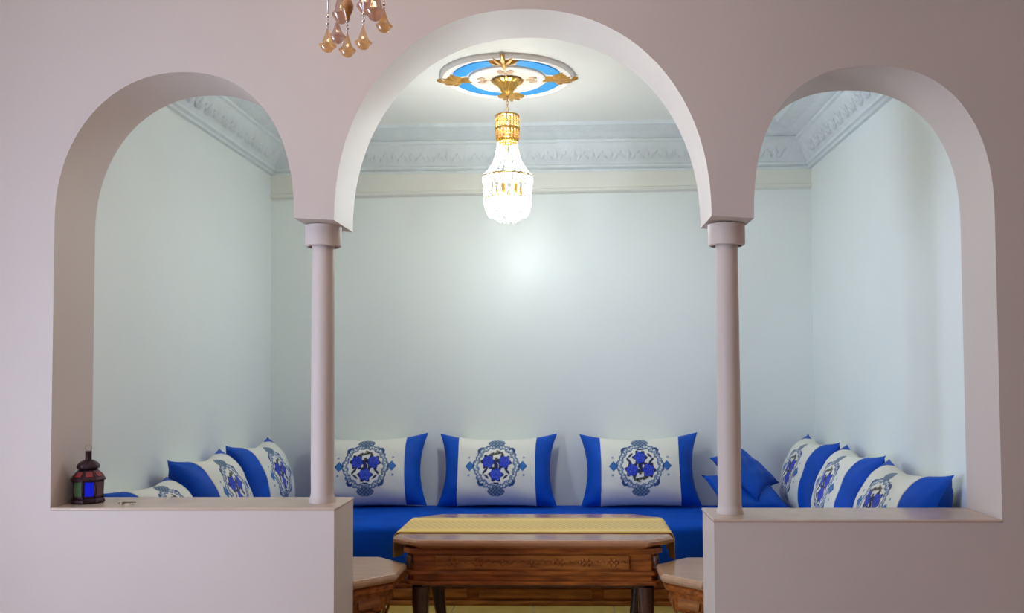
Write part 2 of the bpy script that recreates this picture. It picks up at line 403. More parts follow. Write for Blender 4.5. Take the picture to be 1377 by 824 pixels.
# ------------------------------------------------------------------ cushions
CW, CH, CT = 0.70, 0.440, 0.120
def pill(u, v, W=CW, H=CH, T=CT, s=1):
    x = W/2*u*(1-0.125*(1-v*v)*abs(u)**3)
    z = H/2*v*(1-(0.22 if v > 0 else 0.05)*max(0.0, 1-u*u)**1.1*abs(v)**3)
    th = T*max(0.0, (1-abs(u)**3.2))**0.55*max(0.0, (1-abs(v)**2.4))**0.6
    wr = 0.006*sin(9*u+3*v+1.3)*sin(7*v-2*u)*(1-u*u)*(1-v*v)
    return Vector((x, -s*(th+(wr if s > 0 else 0)), H/2+z))
import random as _r
rg = _r.Random(3)
specks = [(rg.uniform(0, 2*pi), rg.uniform(0.128, 0.166), rg.uniform(0.004, 0.009), rg.randint(0, 2)) for _ in range(170)]
CREAM = (0.80, 0.79, 0.71); ROYAL = (0.012, 0.045, 0.62); NAVY = (0.012, 0.02, 0.085); GREYB = (0.20, 0.30, 0.42); MIDB = (0.03, 0.16, 0.50); OLIVE = (0.13, 0.13, 0.04); PALEB = (0.10, 0.16, 0.75)
def lerp(a, b, t): return tuple(x+(y-x)*t for x, y in zip(a, b))
def medallion(x, y):
    r = sqrt(x*x+y*y); a = math.atan2(y, x); c = CREAM
    # outer ring with scrolling edges
    ro = 0.148+0.006*cos(8*a)+0.003*sin(26*a); ri = 0.112+0.005*cos(16*a+0.5)
    if ri < r < ro:
        c = lerp(CREAM, GREYB, 0.85)
        if sin(34*a+r*240) > 0.25: c = lerp(GREYB, NAVY, 0.35)
        if abs(r-(ro+ri)/2) < 0.0045 and sin(48*a) > -0.2: c = CREAM
        if r > ro-0.006 or r < ri+0.005: c = lerp(NAVY, MIDB, 0.5)
    # crests above and below, diamonds left and right
    for s in (1, -1):
        xx, yy = x, s*y-0.150
        if (xx/0.055)**2+(yy/0.027)**2 < 1: c = lerp(GREYB, NAVY, 0.7) if sin(xx*260)*sin(yy*300) > -0.1 else GREYB
        dx, dy = abs(s*x-0.170), abs(y)
        if dx/0.030+dy/0.034 < 1: c = MIDB if dx/0.018+dy/0.020 < 1 or sin(dx*500) > 0 else NAVY
        for sy in (1, -1):
            if (s*x-0.176)**2+(sy*y-0.055)**2 < 0.0075**2: c = GREYB
            if (s*x-0.100)**2+(sy*y-0.100)**2 < 0.020**2 and (s*x-0.092)**2+(sy*y-0.092)**2 > 0.014**2: c = lerp(NAVY, MIDB, 0.3)
    if r < 0.110:
        # twigs and leaves between the roses
        for lx, ly, la, lb, ang in ((0, 0.078, 0.045, 0.008, 0.25), (0.025, 0.085, 0.030, 0.008, -0.5), (-0.035, 0.070, 0.026, 0.009, 0.6), (0.0, 0.035, 0.020, 0.012, 1.5), (0.070, -0.030, 0.028, 0.008, -0.9), (-0.070, -0.030, 0.028, 0.008, 0.9), (0.0, -0.104, 0.020, 0.006, 0), (0.062, -0.065, 0.020, 0.007, 0.7), (-0.062, -0.065, 0.020, 0.007, -0.7), (0.0, 0.0, 0.014, 0.018, 0)):
            dx, dy = x-lx, y-ly; p = dx*cos(ang)+dy*sin(ang); q = -dx*sin(ang)+dy*cos(ang)
            if (p/la)**2+(q/lb)**2 < 1: c = OLIVE if (ly > 0.02 and sin(p*300) > -0.3) else NAVY
        for fx, fy, ph in ((-0.052, 0.026, 0.4), (0.052, 0.026, 1.0), (0.0, -0.052, 0.1)):
            dx, dy = x-fx, y-fy; d = sqrt(dx*dx+dy*dy); t = math.atan2(dy, dx)
            if d < 0.043*(1+0.18*cos(6*t+ph)): c = NAVY
            if d < 0.036*(1+0.10*cos(5*t+ph)):
                c = ROYAL
                if sin(d*430+2.2*sin(3*t+ph)) > 0.75: c = PALEB
                if sin(d*330+3*t) < -0.86: c = NAVY
    return c
UB = 0.655
def cushion_meshes(sg=1):
    out = []
    for nm, u0, u1, nu, nv in (('printed_panel', -UB, UB, 132, 110), ('end_band', -1, -UB, 14, 28), ('end_band', UB, 1, 14, 28)):
        me = bpy.data.meshes.new(nm); V = []; Fc = []; C = []
        for s, a, b in ((1, nu, nv), (-1, max(6, nu//6), max(8, nv//6))):
            base = len(V)
            for j in range(b+1):
                for i in range(a+1):
                    u = u0+(u1-u0)*i/a; v = -1+2*j/b; p = pill(u, v, s=s); V.append(p)
                    C.append(medallion(sg*p.x/0.90, sg*(p.z-CH/2+0.008)/0.94) if (nm == 'printed_panel' and s > 0) else CREAM)
            for j in range(b):
                for i in range(a):
                    q = base+j*(a+1)+i; quad = (q, q+1, q+a+2, q+a+1); Fc.append(quad if s > 0 else quad[::-1])
        me.from_pydata(V, [], Fc)
        if nm == 'printed_panel':
            ca = me.color_attributes.new('print', 'FLOAT_COLOR', 'POINT')
            ca.data.foreach_set('color', [x for c in C for x in (*c, 1.0)])
            me.materials.append(M['printed'])
        else: me.materials.append(M['blue_satin'])
        me.polygons.foreach_set('use_smooth', [True]*len(me.polygons)); out.append((nm, me))
    # cream piping along both seams
    bm = bmesh.new()
    return out
CM = cushion_meshes(); CF = [cushion_meshes(-1)[0]]+CM[1:]
def pipe_mesh(u):
    bm = bmesh.new(); pts = [pill(u, -1+2*k/24, s=1)+Vector((0, -0.001, 0)) for k in range(25)]+[pill(u, 1-2*k/24, s=-1)+Vector((0, 0.001, 0)) for k in range(1, 24)]
    tube(bm, pts, 0.0028, 5, closed=True); me = bpy.data.meshes.new('piping'); bm.to_mesh(me); bm.free(); me.materials.append(M['cream_fabric']); return me
M['cream_fabric'] = mat('cream_fabric', CREAM, 0.6)
PM = [pipe_mesh(-UB), pipe_mesh(UB)]
def cushion(label, loc, rz, lean, roll=0.0, flip=False, group='printed sofa cushions', scale=(1, 1, 1)):
    t = thing('printed_cushion', label, 'cushion', loc, (0, 0, 0), group)
    t.matrix_world = Matrix.Translation(loc) @ Matrix.Rotation(rz, 4, 'Z') @ Matrix.Rotation(-lean, 4, 'X') @ Matrix.Rotation(roll, 4, 'Y') @ Matrix.Diagonal((*scale, 1))
    for nm, me in (CF if flip else CM)+[('piping', p) for p in PM]:
        o = bpy.data.objects.new(nm, me); COL.objects.link(o); o.parent = t
    return t
SEAT = 0.429
R20 = radians(20)
cushion('printed cushion on the back banquette partly behind the left column', (-1.205, 5.272, SEAT+0.004), radians(3), R20, roll=radians(-1))
cushion('printed cushion in the middle of the back banquette below the chandelier', (-0.445, 5.272, SEAT+0.004), 0, R20)
cushion('printed cushion on the back banquette with its rose print upside down', (0.390, 5.272, SEAT+0.004), radians(-2), R20, roll=radians(-1), flip=True)
sG = (0.92, 1, 1)
cushion('printed cushion at the far end of the left banquette, next to the corner', (-1.635, 4.93, SEAT), radians(90), R20, scale=sG, roll=0)
cushion('middle one of the three printed cushions on the left banquette', (-1.615, 4.26, SEAT), radians(92), radians(24), scale=sG)
cushion('slumped printed cushion nearest the lantern, mostly hidden by the left sill', (-1.612, 3.672, SEAT+0.004), radians(88), radians(31), scale=(0.80, 1, 0.86), roll=radians(0))
cushion('printed cushion at the far end of the right banquette, next to the corner', (1.230, 5.06, SEAT), radians(-90), R20, scale=sG)
cushion('middle one of the three printed cushions on the right banquette', (1.218, 4.36, SEAT), radians(-92), radians(22), scale=sG)
cushion('printed cushion nearest the front on the right banquette, against the right jamb', (1.214, 3.700, SEAT), radians(-88), radians(24), scale=(0.90, 1, 0.98))

def plain_cushion(label, W, H, T, mw):
    bm = bmesh.new(); n = 24
    for s in (1, -1):
        g = [[bm.verts.new(pill(-1+2*i/n, -1+2*j/n, W, H, T, s)) for i in range(n+1)] for j in range(n+1)]
        for j in range(n):
            for i in range(n):
                q = (g[j][i], g[j][i+1], g[j+1][i+1], g[j+1][i]); bm.faces.new(q if s > 0 else q[::-1])
    bmesh.ops.remove_doubles(bm, verts=bm.verts[:], dist=1e-5)
    t = thing('plain_cushion', label, 'cushion', group='plain blue corner cushions'); t.matrix_world = mw
    obj('cover', bm, 'blue_satin', t, smooth=True)
    bm = bmesh.new(); pts = [pill(-1+2*k/12, -1, W, H, T) for k in range(12)]+[pill(1, -1+2*k/12, W, H, T) for k in range(12)]+[pill(1-2*k/12, 1, W, H, T) for k in range(12)]+[pill(-1, 1-2*k/12, W, H, T) for k in range(12)]
    tube(bm, pts, 0.003, 5, closed=True); obj('piping', bm, 'blue_satin', t, smooth=True)
    return t
T_, RX, RY, RZ = Matrix.Translation, (lambda a: Matrix.Rotation(radians(a), 4, 'X')), (lambda a: Matrix.Rotation(radians(a), 4, 'Y')), (lambda a: Matrix.Rotation(radians(a), 4, 'Z'))
plain_cushion('small plain blue cushion lying low on the seat behind the right column', 0.37, 0.37, 0.055, T_((0.978, 4.875, SEAT+0.044)) @ RZ(12) @ RX(-66))
e1 = Vector((0.167, 0.270, 0.058)).normalized(); e2 = Vector((0.229, -0.095, -0.204)); e2 = (e2-e1*e2.dot(e1)).normalized()
nrm_ = e2.cross(e1).normalized()
if nrm_.z < 0: nrm_ = -nrm_
mz = Matrix((e2, -nrm_, e2.cross(-nrm_))).transposed().to_4x4()
plain_cushion('small plain blue cushion tilted on top of another by the corner', 0.335, 0.335, 0.058, T_((0.955, 5.085, 0.660)) @ mz @ T_((0, 0, -0.1675)))

# ------------------------------------------------------------------ coffee table, runner, stools
TX, TY = -0.172, 4.058
def octa(hx, hy, cx, cy): return [(hx, -hy+cy), (hx, hy-cy), (hx-cx, hy), (-hx+cx, hy), (-hx, hy-cy), (-hx, -hy+cy), (-hx+cx, -hy), (hx-cx, -hy)]
tb = thing('coffee_table', 'carved wooden coffee table with octagonal top and yellow runner', 'table', (TX, TY, 0))
def octl(hx, hy, c, z): return [(x, y, z) for x, y in octa(hx, hy, c, c*0.85)]
obj('tabletop', loft(bmesh.new(), [octl(0.545, 0.318, 0.11, 0.484), octl(0.565, 0.338, 0.11, 0.490), octl(0.585, 0.355, 0.112, 0.503), octl(0.587, 0.357, 0.112, 0.515), octl(0.579, 0.349, 0.112, 0.523), octl(0.570, 0.340, 0.112, 0.525)]), 'wood_top', tb, bevel=0.002)
ap = obj('apron', prism(bmesh.new(), octa(0.520, 0.305, 0.03, 0.03), 0.335, 0.486), 'wood', tb, bevel=0.004)
for z0, z1, p in ((0.462, 0.486, 0.016), (0.375, 0.392, 0.012), (0.335, 0.352, 0.016)):
    obj('moulding', prism(bmesh.new(), octa(0.520+p, 0.305+p, 0.03, 0.03), z0, z1), 'wood', ap, bevel=0.005)
for s in (-1, 1):
    obj('panel', B(-0.40, 0.40, min(s*0.305, s*0.311), max(s*0.305, s*0.311), 0.398, 0.456), 'wood_gold', ap, bevel=0.005)
    obj('panel', B(min(s*0.520, s*0.529), max(s*0.520, s*0.529), -0.17, 0.17, 0.398, 0.456), 'wood_gold', ap, bevel=0.005)
    # carved rosettes along the long sides
    for k in range(-3, 4):
        bm = bmesh.new()
        for q in range(6):
            an = 2*pi*q/6; ball(bm, (k*0.11+0.020*cos(an), s*0.310, 0.427+0.012*sin(an)), 0.007, 8, 5)
        ball(bm, (k*0.11, s*0.311, 0.427), 0.006, 8, 5)
        for e in (-1, 1): tube(bm, [(k*0.11+e*0.03, s*0.311, 0.427), (k*0.11+e*0.042, s*0.311, 0.436), (k*0.11+e*0.053, s*0.311, 0.427)], 0.003, 6)
        obj('rosette', bm, 'wood_gold', ap, smooth=True)
    obj('corner_drop', lathe(bmesh.new(), [(0.004, 0.40), (0.012, 0.41), (0.008, 0.42), (0.014, 0.43), (0.012, 0.455), (0.006, 0.462)], 10, (s*0.507, -0.318)), 'wood_dark', ap, smooth=True)
obj('underframe', prism(bmesh.new(), octa(0.49, 0.275, 0.03, 0.03), 0.318, 0.336), 'wood_dark', tb, bevel=0.003)
for sx in (-1, 1):
    for sy in (-1, 1):
        loops = []
        for k in range(9):
            t = k/8; z = 0.318*(1-t); o = 0.020*sin(t*pi*0.9) - 0.04*t + (0.03*max(0, t-0.75)*4)
            cx, cy = sx*(0.468+o), sy*(0.245+o*0.7); hw = 0.036-0.016*t+(0.012*max(0, t-0.8)*5)
            loops.append([(cx+hw*a, cy+hw*b, z) for a, b in ((-1, -0.6), (-0.6, -1), (0.6, -1), (1, -0.6), (1, 0.6), (0.6, 1), (-0.6, 1), (-1, 0.6))])
        obj('leg', loft(bmesh.new(), loops), 'wood_dark', tb, smooth=True, angle=50)
# runner: one strip over the top and down both ends
RW = 0.195
path = [(-0.594, 0.392), (-0.5935, 0.45), (-0.593, 0.50), (-0.591, 0.519), (-0.583, 0.5275), (-0.572, 0.5285), (-0.3, 0.528), (0, 0.528), (0.3, 0.528), (0.572, 0.5285), (0.583, 0.5275), (0.591, 0.519), (0.593, 0.50), (0.5935, 0.45), (0.594, 0.386)]
bm = bmesh.new(); rows = []
nn = 13
for i, (x, z) in enumerate(path):
    end = i < 3 or i > len(path)-4; row = []
    for j in range(nn):
        v = -1+2*j/(nn-1); y = v*RW; xx = x
        if end: xx += (1 if x > 0 else -1)*(0.004+0.004*sin(j*1.7)); 
        if i in (0, len(path)-1): z2 = z+0.03*abs(v)
        else: z2 = z
        row.append(bm.verts.new((xx, y, z2)))
    rows.append(row)
for a, b in zip(rows, rows[1:]):
    for j in range(nn-1): bm.faces.new((a[j], a[j+1], b[j+1], b[j]))
rn = obj('table_runner', bm, 'runner', smooth=True, loc=(TX, TY+0.005, 0))
so = rn.modifiers.new('thick', 'SOLIDIFY'); so.thickness = 0.002; so.offset = 1
tag(rn, 'yellow patterned runner laid over the wooden coffee table', 'table runner')

def stool(x, y, label):
    t = thing('stool', label, 'stool', (x, y, 0), group='octagonal stools')
    def og(a, z, rot=pi/8): r = a/cos(pi/8); return [(r*cos(rot+k*pi/4), r*sin(rot+k*pi/4), z) for k in range(8)]
    obj('seat', loft(bmesh.new(), [og(0.205, 0.392), og(0.222, 0.398), og(0.232, 0.410), og(0.232, 0.418), og(0.226, 0.428), og(0.219, 0.430)]), 'stool_top', t, bevel=0.0015)
    obj('seat_rim', loft(bmesh.new(), [og(0.190, 0.360), og(0.214, 0.368), og(0.216, 0.385), og(0.206, 0.393)]), 'wood', t, bevel=0.002)
    ap = obj('apron', loft(bmesh.new(), [og(0.172, 0.285), og(0.188, 0.362)]), 'wood', t, bevel=0.002)
    for k in range(8):
        a = k*pi/4; p = obj('panel', B(-0.05, 0.05, -0.005, 0.006, -0.02, 0.02), 'wood_gold', ap, bevel=0.003)
        p.location = (0.182*cos(a), 0.182*sin(a), 0.323); p.rotation_euler = (radians(12), 0, a-pi/2); p.rotation_euler = (radians(-12), 0, a+pi/2)
    for k in range(4):
        a = pi/4+k*pi/2; loops = []
        for i in range(7):
            tt = i/6; z = 0.29*(1-tt); rr = 0.165-0.045*sin(pi*min(1, tt*1.15))+0.02*tt; hw = 0.030-0.010*sin(pi*tt)
            loops.append([(rr*cos(a)+hw*(ca*cos(a)-cb*sin(a)), rr*sin(a)+hw*(ca*sin(a)+cb*cos(a)), z) for ca, cb in ((-0.7, -1), (0.7, -1), (0.7, 1), (-0.7, 1))])
        lg = obj('leg', loft(bmesh.new(), loops), 'wood', t, smooth=True, angle=40, bevel=0.003)
        bm = bmesh.new()
        tube(bm, [(0.185*cos(a+s2*0.30), 0.185*sin(a+s2*0.30), 0.286-0.03*i2) if False else ((0.178-0.006*i2)*cos(a+0.55*s2-0.14*s2*i2), (0.178-0.006*i2)*sin(a+0.55*s2-0.14*s2*i2), 0.284-0.035*i2) for s2 in (1,) for i2 in range(4)], 0.006, 6)
        tube(bm, [((0.178-0.006*i2)*cos(a-0.55+0.14*i2), (0.178-0.006*i2)*sin(a-0.55+0.14*i2), 0.284-0.035*i2) for i2 in range(4)], 0.006, 6)
        obj('brace', bm, 'wood_gold', lg, smooth=True)
    obj('foot_ring', loft(bmesh.new(), [og(0.11, 0.10), og(0.115, 0.105), og(0.115, 0.12), og(0.11, 0.125)]), 'wood', t, bevel=0.002)
    return t
stool(-0.918, 3.622, 'octagonal wooden stool at the table end behind the left half wall')
stool(0.566, 3.622, 'octagonal wooden stool at the table end behind the right half wall')

# ------------------------------------------------------------------ ceiling rose
CX, CY = -0.3135, 4.415
cr = thing('ceiling_rose', 'round plaster ceiling rose with sky blue panels and gold leaf ornaments', 'ceiling rose', (CX, CY, ZC))
def disc(name, prof, m, par, n=64): return obj(name, lathe(bmesh.new(), [(r, -z) for r, z in prof], n), m, par, smooth=True, angle=40)
disc('rim', [(0.330, 0.0), (0.330, 0.010), (0.318, 0.022), (0.300, 0.022), (0.292, 0.014), (0.286, 0.012), (0.284, 0.010), (0.001, 0.010)], 'rose_plaster', cr)
disc('inner_disc', [(0.190, 0.009), (0.190, 0.020), (0.182, 0.026), (0.170, 0.026), (0.164, 0.018), (0.001, 0.018)], 'rose_plaster', cr)
for q in range(4):
    a0 = q*pi/2+0.22; a1 = (q+1)*pi/2-0.22
    bm = bmesh.new(); pts = []
    N = 16; rm, hw = 0.238, 0.034
    for i in range(N+1):
        a = a0+(a1-a0)*i/N; e = sqrt(max(0, 1-max(0, (abs(i/N-0.5)*2-0.86)/0.14)**2)); e = max(e, 0.12); pts.append(((rm+hw*e)*cos(a), (rm+hw*e)*sin(a)))
    for i in range(N, -1, -1):
        a = a0+(a1-a0)*i/N; e = sqrt(max(0, 1-max(0, (abs(i/N-0.5)*2-0.86)/0.14)**2)); e = max(e, 0.12); pts.append(((rm-hw*e)*cos(a), (rm-hw*e)*sin(a)))
    obj('blue_panel', prism(bm, pts, -0.016, -0.009), 'sky_blue', cr)
    # gold leaf ornament: fan of leaves spreading outwards
    a = q*pi/2
    bm = bmesh.new()
    for da, L, wd in ((0, 0.125, 0.020), (0.45, 0.105, 0.018), (-0.45, 0.105, 0.018), (0.95, 0.085, 0.016), (-0.95, 0.085, 0.016)):
        d = Vector((cos(a+da), sin(a+da), 0)); nrm = Vector((-sin(a+da), cos(a+da), 0)); o0 = Vector((cos(a)*0.225, sin(a)*0.225, 0))
        st = [(0.0, 0.25, 0.020), (0.3, 0.85, 0.030), (0.6, 1.0, 0.032), (0.85, 0.6, 0.028), (1.0, 0.05, 0.020)]
        loops = [[o0+d*(L*s)+nrm*(wd*w_)+Vector((0, 0, -0.010)), o0+d*(L*s)+nrm*(wd*w_*0.4)+Vector((0, 0, -h_)), o0+d*(L*s)-nrm*(wd*w_*0.4)+Vector((0, 0, -h_)), o0+d*(L*s)-nrm*(wd*w_)+Vector((0, 0, -0.010))] for s, w_, h_ in st]
        loft(bm, loops)
    d = Vector((cos(a), sin(a), 0)); nrm = Vector((-sin(a), cos(a), 0))
    loft(bm, [[d*s+nrm*w_+Vector((0, 0, -0.010)), d*s+nrm*w_*0.3+Vector((0, 0, -0.030)), d*s-nrm*w_*0.3+Vector((0, 0, -0.030)), d*s-nrm*w_+Vector((0, 0, -0.010))] for s, w_ in ((0.175, 0.012), (0.20, 0.020), (0.235, 0.014), (0.255, 0.02))])
    obj('gold_leaf', bm, 'gold_paint', cr, smooth=True, angle=45)
    # flourish of small scrolls on the inner disc
    bm = bmesh.new()
    for s in (1, -1):
        pts = []
        for i in range(15):
            t = i/14; rr = 0.016*(1-t)+0.004; th = t*3.6*pi/2*1.6
            pts.append(d*(0.125+rr*cos(th))+nrm*s*(0.020+rr*sin(th))+Vector((0, 0, -0.021)))
        tube(bm, pts, 0.0042, 6)
    for s_, L in ((0.075, 0.02), (0.10, 0.016)): ball(bm, d*s_+Vector((0, 0, -0.020)), 0.010, 8, 5, 0.6)
    obj('flourish', bm, 'rose_paint', cr, smooth=True)

# ------------------------------------------------------------------ lit crystal chandelier
ch = thing('crystal_chandelier', 'lit crystal bead chandelier with gold crown hanging in the alcove', 'chandelier', (CX, CY, 0))
def Z(y): return 1.2+(503-y)*CY/1216
flute = lambda a, z: 1+0.06*cos(16*a)
obj('canopy', lathe(bmesh.new(), [(0.070, ZC-0.020), (0.076, ZC-0.028), (0.066, ZC-0.036), (0.045, ZC-0.042), (0.033, ZC-0.052), (0.034, ZC-0.066), (0.026, ZC-0.082), (0.012, ZC-0.090), (0.005, ZC-0.10)], 64, rfun=flute), 'gold', ch, smooth=True, angle=50)
bm = bmesh.new()
zt = ZC-0.098; zb = Z(151); k = 0
while zt-0.018*k > zb:
    a = pi/2*(k % 2); zc = zt-0.018*k
    tube(bm, [Vector((0.006*cos(q)*cos(a), 0.006*cos(q)*sin(a), zc+0.012*sin(q))) for q in [2*pi*i/8 for i in range(8)]], 0.002, 5, closed=True); k += 1
obj('chain', bm, 'gold', ch, smooth=True)
# crown: two rings, posts and rows of crystals
cw = obj('crown', lathe(bmesh.new(), [(0.050, Z(188)), (0.054, Z(187)), (0.054, Z(184)), (0.050, Z(183))], 40, ring=True), 'gold', ch, smooth=True, angle=40)
for ya, yb in ((153, 150.5), (171, 168)):
    obj('crown_ring', lathe(bmesh.new(), [(0.052, Z(ya)), (0.058, Z(ya)), (0.060, Z((ya+yb)/2)), (0.058, Z(yb)), (0.052, Z(yb))], 40, ring=True), 'gold', cw, smooth=True, angle=40)
bm = bmesh.new()
for i in range(20):
    a = 2*pi*i/20; tube(bm, [(0.053*cos(a), 0.053*sin(a), Z(187)), (0.058*cos(a), 0.058*sin(a), Z(170)), (0.055*cos(a), 0.055*sin(a), Z(151))], 0.0028, 6)
obj('crown_cage', bm, 'gold', cw, smooth=True)
bm = bmesh.new()
for i in range(20):
    a = 2*pi*(i+0.5)/20
    for y, sz in ((157, 1.3), (164, 1.3), (176, 1.6), (181, 1.2)): ball(bm, (0.055*cos(a), 0.055*sin(a), Z(y)), 0.0068, 6, 4, sz)
obj('crown_bead_rows', bm, 'crystal_gold', cw)['kind'] = 'stuff'
obj('stem', lathe(bmesh.new(), [(0.004, Z(151)), (0.004, Z(240)), (0.008, Z(242))], 10), 'gold', ch, smooth=True)
# bead strands from crown to the wide ring
NS = 24
def rneck(t): return 0.050+0.016*t+0.050*t**3.2
for i in range(NS):
    a = 2*pi*i/NS; bm = bmesh.new()
    for k in range(13):
        t = k/12; r = rneck(t); ball(bm, (r*cos(a), r*sin(a), Z(189+44*t)), 0.0040+0.0026*t, 6, 4)
    obj('bead_strand', bm, 'crystal', ch, smooth=True)
rg2 = obj('wide_ring', lathe(bmesh.new(), [(0.112, Z(236)), (0.117, Z(236)), (0.117, Z(233.5)), (0.112, Z(233.5))], 48, ring=True), 'gold', ch, smooth=True, angle=40)
for i in range(NS):
    a = 2*pi*(i+0.5)/NS; bm = bmesh.new()
    loft(bm, [[(0.117*cos(a)+sx*0.011*-sin(a)*s, 0.117*sin(a)+sx*0.011*cos(a)*s, Z(y)) if True else 0 for sx in (-1, 1)]+[((0.117+0.008*s)*cos(a), (0.117+0.008*s)*sin(a), Z(y))] for y, s in ((245, 0.7), (242, 1), (237.5, 1), (235, 0.7))])
    obj('crystal_square', bm, 'crystal', rg2)
# lower basket: strands of beads, two tiers
for i in range(NS):
    a = 2*pi*i/NS; bm = bmesh.new()
    for k in range(5): ball(bm, (0.114*cos(a), 0.114*sin(a), Z(247+4.3*k)), 0.0066, 6, 4, 1.1)
    for k in range(6):
        t = k/5; r = 0.112-0.020*t**2; ball(bm, (r*cos(a+0.13), r*sin(a+0.13), Z(268+4.0*k)), 0.0064, 6, 4, 1.1)
    for k in range(3):
        if i % 2 == 0: ball(bm, ((0.078-0.018*k)*cos(a), (0.078-0.018*k)*sin(a), Z(288+3.4*k)), 0.0064, 6, 4, 1.1)
    obj('bead_strand', bm, 'crystal', ch, smooth=True)
obj('basket_ring', lathe(bmesh.new(), [(0.108, Z(266)), (0.112, Z(266)), (0.112, Z(264.5)), (0.108, Z(264.5))], 48, ring=True), 'gold', ch, smooth=True, angle=40)
for i in range(6):
    a = 2*pi*i/6+0.3
    b = obj('bulb', ball(bmesh.new(), (0.058*cos(a), 0.058*sin(a), Z(270)), 0.022, 16, 10, 1.5), 'bulb', ch, smooth=True)
    obj('socket', lathe(bmesh.new(), [(0.012, Z(259)), (0.014, Z(258)), (0.010, Z(248)), (0.004, Z(246))], 12, (0.058*cos(a), 0.058*sin(a))), 'gold', b, smooth=True, angle=40)
obj('bulb', ball(bmesh.new(), (0, 0, Z(281)), 0.026, 16, 10, 1.3), 'bulb', ch, smooth=True)
for y_ in (204, 222): obj('bulb', ball(bmesh.new(), (0.016 if y_ == 222 else -0.012, 0, Z(y_)), 0.014, 12, 8, 1.6), 'neck_fill_bulb', ch, smooth=True)  # warm fill bulbs added inside the neck to brighten the bead strands
for nm_, en_, col_, y_, rad_ in (('chandelier_lamp', 13.5, (0.84, 0.98, 1.0), 294, 0.035), ('chandelier_basket_lamp', 13, (0.92, 0.985, 1.0), 241, 0.025), ('chandelier_crown_lamp', 2, (1.0, 0.90, 0.72), 159, 0.03)):
    L = bpy.data.lights.new(nm_, 'POINT'); L.energy = en_; L.color = col_; L.shadow_soft_size = rad_
    lo = bpy.data.objects.new(nm_, L); COL.objects.link(lo); lo.location = (0, 0, Z(y_)); lo.parent = ch

# ------------------------------------------------------------------ front-room chandelier (only its bottom is in view)
PX, PY = -0.529, 2.10
def Zp(y): return 1.2+(503-y)*PY/1216
pc = thing('pendant_chandelier', 'amber glass chandelier with hanging bell drops in front of the arcade', 'chandelier', (PX, PY, 0))
K = PY/2.6; ZT = Zp(-28)
obj('stem', lathe(bmesh.new(), [(0.007, ZT-0.02), (0.012, ZT), (0.008, ZT+0.05), (0.014, ZT+0.12), (0.007, ZT+0.20), (0.006, 2.86), (0.05, 2.90), (0.06, ZC2-0.001)], 20), 'gold', pc, smooth=True, angle=50)
obj('finial', lathe(bmesh.new(), [(0.003*K, Zp(18)), (0.006*K, Zp(15)), (0.008*K, Zp(9)), (0.012*K, Zp(6)), (0.017*K, Zp(0)), (0.018*K, Zp(-6)), (0.012*K, Zp(-12)), (0.009*K, ZT-0.01)], 20), 'honey_glass', pc, smooth=True)
def bell(par, x, y, zbot, sc_=1.0, m='amber_glass'):
    """scalloped bell drop with a rounded belly, on a bead chain"""
    sc_ *= K; zt = zbot+0.070*sc_
    prof_ = [(0.0015, 0.0), (0.003, 0.004), (0.0065, 0.016), (0.0115, 0.031), (0.0160, 0.042), (0.0245, 0.0505), (0.0240, 0.0540), (0.0185, 0.0545), (0.0180, 0.0590), (0.0150, 0.0650), (0.0090, 0.0690), (0.0015, 0.0700)]
    rf = lambda a, z: 1+(0.07*cos(5*a) if zt-0.056*sc_ < z < zt-0.046*sc_ else 0)
    b = obj('bell_drop', lathe(bmesh.new(), [(r*sc_, zt-d*sc_) for r, d in prof_], 30, (x, y), rfun=rf), m, par, smooth=True, angle=70)
    bm = bmesh.new()
    for k in range(4): ball(bm, (x, y, zt+0.003+0.0085*k), 0.0040 if k % 2 else 0.0026, 8, 5)
    obj('hook', bm, 'chrome', b, smooth=True)
    return zt
bell(pc, 0.0, 0.0, Zp(66))
for i in range(6):
    a = 2*pi*i/6+0.16; dx, dy = 0.20*cos(a), 0.20*sin(a)
    arm = obj('arm', tube(bmesh.new(), [(0.012*cos(a), 0.012*sin(a), ZT+0.12), (0.08*cos(a), 0.08*sin(a), ZT+0.06), (0.15*cos(a), 0.15*sin(a), ZT+0.06), (dx, dy, ZT+0.10), (dx, dy, ZT+0.14)], [0.005]*5, 8), 'gold', pc, smooth=True)
    obj('bulb', ball(bmesh.new(), (dx, dy, ZT+0.175), 0.017, 12, 8, 1.9), 'candle_bulb', arm, smooth=True)
# two glass cups whose bottoms show at the top of the frame, and the drops round them
for px, dy, yb, r_ in ((454, 0.03, 20, 0.019), (502, 0.02, 17, 0.021), (478, 0.10, 8, 0.019)):
    x = (px-467)*(PY+dy)/1216; z0 = 1.2+(503-yb)*(PY+dy)/1216
    cup = obj('glass_cup', lathe(bmesh.new(), [(0.003, z0), (r_*0.55, z0+0.004), (r_*0.80, z0+0.013), (r_*1.15, z0+0.021), (r_*1.10, z0+0.026), (r_*0.85, z0+0.030), (r_*0.6, z0+0.055), (r_*0.3, z0+0.075), (0.002, z0+0.080)], 24, (x, dy), rfun=lambda a_, z_: 1+0.04*cos(6*a_)), 'smoke_glass', pc, smooth=True, angle=60)
    obj('cup_wire', tube(bmesh.new(), [(x, dy, z0+0.078), (x*0.8, dy*0.8, ZT+0.07)], 0.0016, 6), 'chrome', cup, smooth=True)
